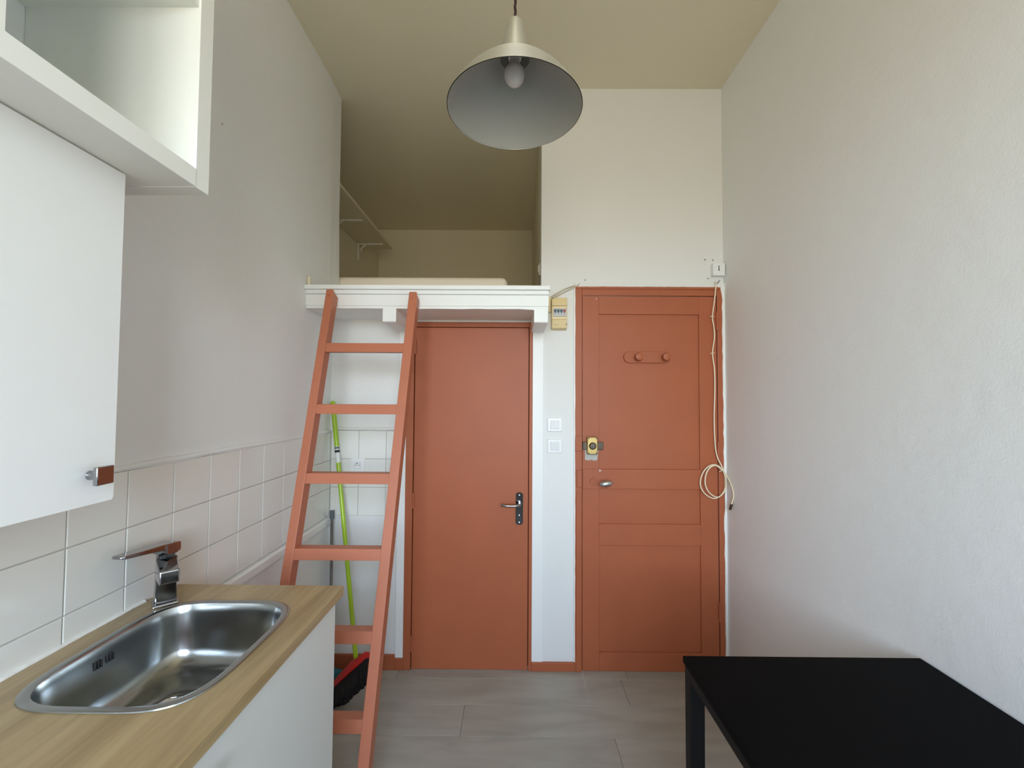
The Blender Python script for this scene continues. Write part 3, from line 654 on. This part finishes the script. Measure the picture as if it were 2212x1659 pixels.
for a, b in zip(rings, rings[1:]):
    for k in range(N): bm.faces.new((a[k], a[(k+1) % N], b[(k+1) % N], b[k]))
obj('bowl', bm, steel, sk, smooth=True)
bm = new_bm(); lathe(bm, [(0.058, WZ-0.1548), (0.056, WZ-0.1500), (0.050, WZ-0.1495), (0.047, WZ-0.1560), (0.040, WZ-0.160), (0.018, WZ-0.160), (0.016, WZ-0.152), (0.0, WZ-0.151)], cxd, cyd, 48); obj('drain', bm, chrome, sk, smooth=True)
for k, yy in enumerate((0.951, 0.958, 0.965, 0.979, 0.986, 0.993)):
    bm = new_bm(); bx(bm, -0.9245, -0.9165, yy-0.0016, yy+0.0016, 0.855, 0.873); obj('overflow_slot', bm, dark, sk, 0.001)

# mixer tap
tp = thing('kitchen_tap', 'square chrome mixer tap with a flat lever beside the sink', 'tap', (-0.945, 1.165, WZ))
def rbox(bm, pts_bottom, pts_top):
    A = [bm.verts.new(p) for p in pts_bottom]; B = [bm.verts.new(p) for p in pts_top]
    bm.faces.new(A[::-1]); bm.faces.new(B)
    for i in range(len(A)): bm.faces.new((A[i], A[(i+1) % len(A)], B[(i+1) % len(B)], B[i]))
tx, ty = -0.945, 1.168
dr_ = Vector((0.68, -0.73, 0)).normalized(); sd = Vector((dr_.y, -dr_.x, 0))*-1
def sq(c, d, s_, hw, hd, z): 
    c = Vector((c[0], c[1], 0)); return [tuple((c+d*a*hd+s_*b*hw)+Vector((0, 0, z))) for a, b in ((-1, -1), (1, -1), (1, 1), (-1, 1))]
bm = new_bm(); rbox(bm, sq((tx, ty), dr_, sd, 0.0285, 0.0285, WZ), sq((tx, ty), dr_, sd, 0.027, 0.027, WZ+0.007)); obj('base_ring', bm, chrome, tp, 0.003, seg=3)
bm = new_bm(); rbox(bm, sq((tx, ty), dr_, sd, 0.0245, 0.0235, WZ+0.007), sq((tx, ty), dr_, sd, 0.0215, 0.022, WZ+0.128)); obj('body', bm, chrome, tp, 0.004, seg=3)
e0 = Vector((tx, ty, 0)); tip = e0+dr_*0.108
bm = new_bm()
A = [e0+dr_*0.012+sd*b*0.0235+Vector((0, 0, z)) for b, z in ((-1, WZ+0.074), (1, WZ+0.074), (1, WZ+0.128), (-1, WZ+0.128))]
B = [tip+sd*b*0.021+Vector((0, 0, z)) for b, z in ((-1, WZ+0.084), (1, WZ+0.084), (1, WZ+0.118), (-1, WZ+0.118))]
va = [bm.verts.new(p) for p in A]; vb = [bm.verts.new(p) for p in B]; bm.faces.new(va[::-1]); bm.faces.new(vb)
for i in range(4): bm.faces.new((va[i], va[(i+1) % 4], vb[(i+1) % 4], vb[i]))
obj('spout', bm, chrome, tp, 0.004, seg=3)
bm = new_bm(); c2 = tip-dr_*0.014; lathe(bm, [(0.0, WZ+0.087), (0.009, WZ+0.0865), (0.0105, WZ+0.088), (0.0105, WZ+0.094)], c2.x, c2.y, 20); obj('aerator', bm, slate, tp, smooth=True)
bm = new_bm(); rbox(bm, sq((tx, ty), dr_, sd, 0.0165, 0.0165, WZ+0.1275), sq((tx, ty), dr_, sd, 0.0165, 0.0165, WZ+0.133)); obj('collar', bm, black, tp)
ld_ = Vector((-0.10, -1.0, 0)).normalized(); ls = Vector((-ld_.y, ld_.x, 0))
bm = new_bm()
cc = e0+Vector((0, 0, 0))
def lev(s_, hw, zb, zt): 
    p = cc+ld_*s_; return [bm.verts.new(p+ls*hw*b+Vector((0, 0, z))) for b, z in ((-1, zb), (1, zb), (1, zt), (-1, zt))]
sec = [lev(-0.026, 0.019, WZ+0.136, WZ+0.158), lev(-0.010, 0.022, WZ+0.132, WZ+0.163), lev(0.018, 0.022, WZ+0.134, WZ+0.164), lev(0.026, 0.021, WZ+0.149, WZ+0.165), lev(0.08, 0.0195, WZ+0.157, WZ+0.168), lev(0.128, 0.017, WZ+0.163, WZ+0.171), lev(0.135, 0.012, WZ+0.165, WZ+0.170)]
bm.faces.new(sec[0][::-1]); bm.faces.new(sec[-1])
for p, q in zip(sec, sec[1:]):
    for i in range(4): bm.faces.new((p[i], p[(i+1) % 4], q[(i+1) % 4], q[i]))
obj('lever', bm, chrome, tp, 0.002, seg=2)

# ------------------------------------------------------------------ ladder
lad = thing('ladder', 'terracotta painted wooden ladder leaning against the white loft edge', 'ladder', (-0.69, 1.45, 0))
def ypl(z): return 1.4427+0.269*z
nb = Vector((0, 1, -0.269)).normalized()
def rail(xt, xb, ztop_, hw):
    d = Vector((xt-xb, 0.269*ztop_, ztop_))
    bm = new_bm(); t = 0.054
    def ring(z, ch=0):
        x = xb+(xt-xb)*z/ztop_; p = Vector((x, ypl(z), z)); return p
    zb_ = 0.0
    p0 = ring(0); p1 = ring(ztop_-0.018); p2 = ring(ztop_)
    A = [p0+Vector((-hw, 0, 0)), p0+Vector((hw, 0, 0)), p0+Vector((hw, 0.0575, 0)), p0+Vector((-hw, 0.0575, 0))]
    Bq = [p1+Vector((-hw, 0, 0)), p1+Vector((hw, 0, 0)), p1+Vector((hw, 0, 0))+nb*t, p1+Vector((-hw, 0, 0))+nb*t]
    Cq = [p2+Vector((-hw, 0, 0)), p2+Vector((hw-0.004, 0, 0)), p2+Vector((hw-0.010, 0, 0))+nb*0.034, p2+Vector((-hw, 0, 0))+nb*0.036]
    vs = [[bm.verts.new(v) for v in q] for q in (A, Bq, Cq)]
    bm.faces.new(vs[0][::-1]); bm.faces.new(vs[-1])
    for p, q in zip(vs, vs[1:]):
        for i in range(4): bm.faces.new((p[i], p[(i+1) % 4], q[(i+1) % 4], q[i]))
    o = obj('rail', bm, terra_l, lad, 0.002)
    bm = new_bm(); zz = ztop_-0.032; x = xb+(xt-xb)*zz/ztop_; tube(bm, [(x-0.002, ypl(zz)-0.001, zz), (x-0.002, ypl(zz)+0.003, zz)], 0.0055, 12); obj('screw', bm, terra, o)
rail(-0.8665, -0.8795, 1.966, 0.0180); rail(-0.4755, -0.5150, 1.955, 0.0195)
for i in range(6):
    zc = (1.684, 1.409, 1.127, 0.847, 0.571, 0.304)[i]; yf = ypl(zc)
    xa = -0.8795+0.013*zc/1.966+0.016; xb_ = -0.5150+0.0395*zc/1.955-0.0165
    bm = new_bm(); prism(bm, [(yf+0.004-0.0056, zc-0.0208), (yf+0.004+0.0056, zc+0.0208), (yf+0.054, zc+0.0208), (yf+0.047, zc-0.0208)], 'x', xa, xb_)
    obj('rung', bm, terra_l, lad, 0.002)

# ------------------------------------------------------------------ broom, dustpan brush and chrome pole in the corner
br = thing('broom', 'broom with lime green handle, red head and black bristles, leaning in the corner', 'broom', (-0.78, 2.15, 0))
ht, hb = Vector((-0.992, 2.318, 1.440)), Vector((-0.778, 2.158, 0.128))
dvec = (hb-ht).normalized()
bm = new_bm(); tube(bm, [ht, ht-dvec*-0.006, ht+dvec*0.03, ht+dvec*0.42], 0.0118, 16, radii=[0.006, 0.0125, 0.0125, 0.0115]); tube(bm, [ht+dvec*0.42, hb], 0.0110, 16); obj('handle', bm, lime, br, smooth=True)
bm = new_bm(); tube(bm, [ht+dvec*0.250, ht+dvec*0.335], 0.0122, 16, caps=False); st = obj('sticker', bm, label_m, br, smooth=True)
for a, b in ((0.252, 0.262), (0.268, 0.282)):
    bm = new_bm(); tube(bm, [ht+dvec*a, ht+dvec*b], 0.0124, 16, caps=False)
    obj('sticker_band', bm, black if a > 0.26 else slate, st, smooth=True)
P1, P2 = Vector((-0.872, 2.118, 0.050)), Vector((-0.694, 2.098, 0.218))
ax = (P2-P1).normalized(); bd = Vector((0.30, -0.62, -0.55)).normalized(); bd = (bd-ax*bd.dot(ax)).normalized(); wd = ax.cross(bd)
bm = new_bm(); mid = (P1+P2)/2; L = (P2-P1).length/2
secs = []
for s_, k_ in ((-1.0, 0.35), (-0.9, 0.8), (-0.5, 1.0), (0, 1.15), (0.5, 1.0), (0.9, 0.8), (1.0, 0.35)):
    c = mid+ax*s_*L
    secs.append([bm.verts.new(c+wd*0.024*k_*a+bd*b) for a, b in ((-1, 0.018), (-1, -0.006), (-0.5, -0.026*k_), (0.5, -0.026*k_), (1, -0.006), (1, 0.018))])
bm.faces.new(secs[0][::-1]); bm.faces.new(secs[-1])
for p, q in zip(secs, secs[1:]):
    for i in range(6): bm.faces.new((p[i], p[(i+1) % 6], q[(i+1) % 6], q[i]))
obj('head', bm, red_pl, br, 0.002, smooth=True)
bm = new_bm(); tube(bm, [mid-bd*0.016, hb-dvec*0.02], 0.0165, 16, radii=[0.021, 0.0150]); obj('handle_socket', bm, red_pl, br, smooth=True)
bm = new_bm()
for i in range(25):
    for j in range(5):
        for q in range(2):
            u_ = -0.96+1.92*(i+0.5*(j % 2))/24.6; c = mid+ax*u_*L+wd*(j-2)*0.0085+bd*0.016
            ln = random.uniform(0.074, 0.084)
            tipv = c+bd*ln+ax*(u_*0.014+random.uniform(-.006, .006))+wd*((j-2)*0.004+random.uniform(-.005, .005))
            if tipv.z < 0.002: tipv.z = 0.002
            tube(bm, [c, tipv], 0.003, 5, radii=[0.0045, 0.0062])
o = obj('bristles', bm, bristle_m, br); o['kind'] = 'stuff'

hbz = thing('hand_brush', 'small teal hand brush on the floor behind the red broom head', 'brush', (-0.94, 2.21, 0))
bm = new_bm(); secs = []
for s_, w_, h_ in ((-0.985, 0.012, 0.020), (-0.975, 0.03, 0.022), (-0.92, 0.034, 0.024), (-0.885, 0.024, 0.020), (-0.862, 0.012, 0.012), (-0.852, 0.006, 0.006)):
    secs.append([bm.verts.new((s_, 2.225+a*w_, 0.042+b*h_)) for a, b in ((-1, -0.3), (-0.6, 0.8), (0, 1), (0.6, 0.8), (1, -0.3), (0, -0.6))])
bm.faces.new(secs[0][::-1]); bm.faces.new(secs[-1])
for p, q in zip(secs, secs[1:]):
    for i in range(6): bm.faces.new((p[i], p[(i+1) % 6], q[(i+1) % 6], q[i]))
obj('body', bm, teal, hbz, smooth=True)
bm = new_bm()
for i in range(10):
    for j in range(4):
        x = -0.975+0.0095*i; yy = 2.205+0.0125*j; tube(bm, [(x, yy, 0.040), (x+random.uniform(-.003, .003), yy+random.uniform(-.003, .003), 0.001)], 0.004, 5)
o = obj('bristles', bm, teal, hbz); o['kind'] = 'stuff'

pl = thing('chrome_pole', 'slim chrome pole with grey cap standing in the tiled corner', 'pole', (-0.965, 2.285, 0))
bm = new_bm(); tube(bm, [(-0.963, 2.287, 0.0), (-0.9705, 2.288, 0.822)], 0.0085, 16); obj('tube', bm, chrome, pl, smooth=True)
bm = new_bm(); tube(bm, [(-0.9702, 2.288, 0.812), (-0.9706, 2.288, 0.855)], 0.0118, 16, radii=[0.0122, 0.0112]); obj('end_cap', bm, slate, pl, smooth=True)

# ------------------------------------------------------------------ black table
tb = thing('table', 'plain black rectangular table with square legs against the right wall', 'table', (0.81, 0.67, 0))
TX0, TX1, TY0, TY1, TZ1 = 0.477, 1.141, 0.124, 1.224, 0.740
box('tabletop', (TX0, TX1, TY0, TY1, TZ1-0.018, TZ1), table_m, tb, 0.002)
ai = 0.004
for a in ((TX0+ai, TX0+ai+0.02, TY0+0.04, TY1-0.04), (TX1-ai-0.02, TX1-ai, TY0+0.04, TY1-0.04), (TX0+0.04, TX1-0.04, TY0+ai, TY0+ai+0.02), (TX0+0.04, TX1-0.04, TY1-ai-0.02, TY1-ai)):
    box('apron', (a[0], a[1], a[2], a[3], TZ1-0.046, TZ1-0.018), table_leg, tb, 0.001)
for a in (TX0+ai, TX1-ai-0.039):
    for b in (TY0+ai, TY1-ai-0.039):
        bm = new_bm(); rbox(bm, [(a, b, 0), (a+0.036, b, 0), (a+0.036, b+0.036, 0), (a, b+0.036, 0)], [(a, b, TZ1-0.018), (a+0.040, b, TZ1-0.018), (a+0.040, b+0.040, TZ1-0.018), (a, b+0.040, TZ1-0.018)]); obj('leg', bm, table_leg, tb, 0.003)
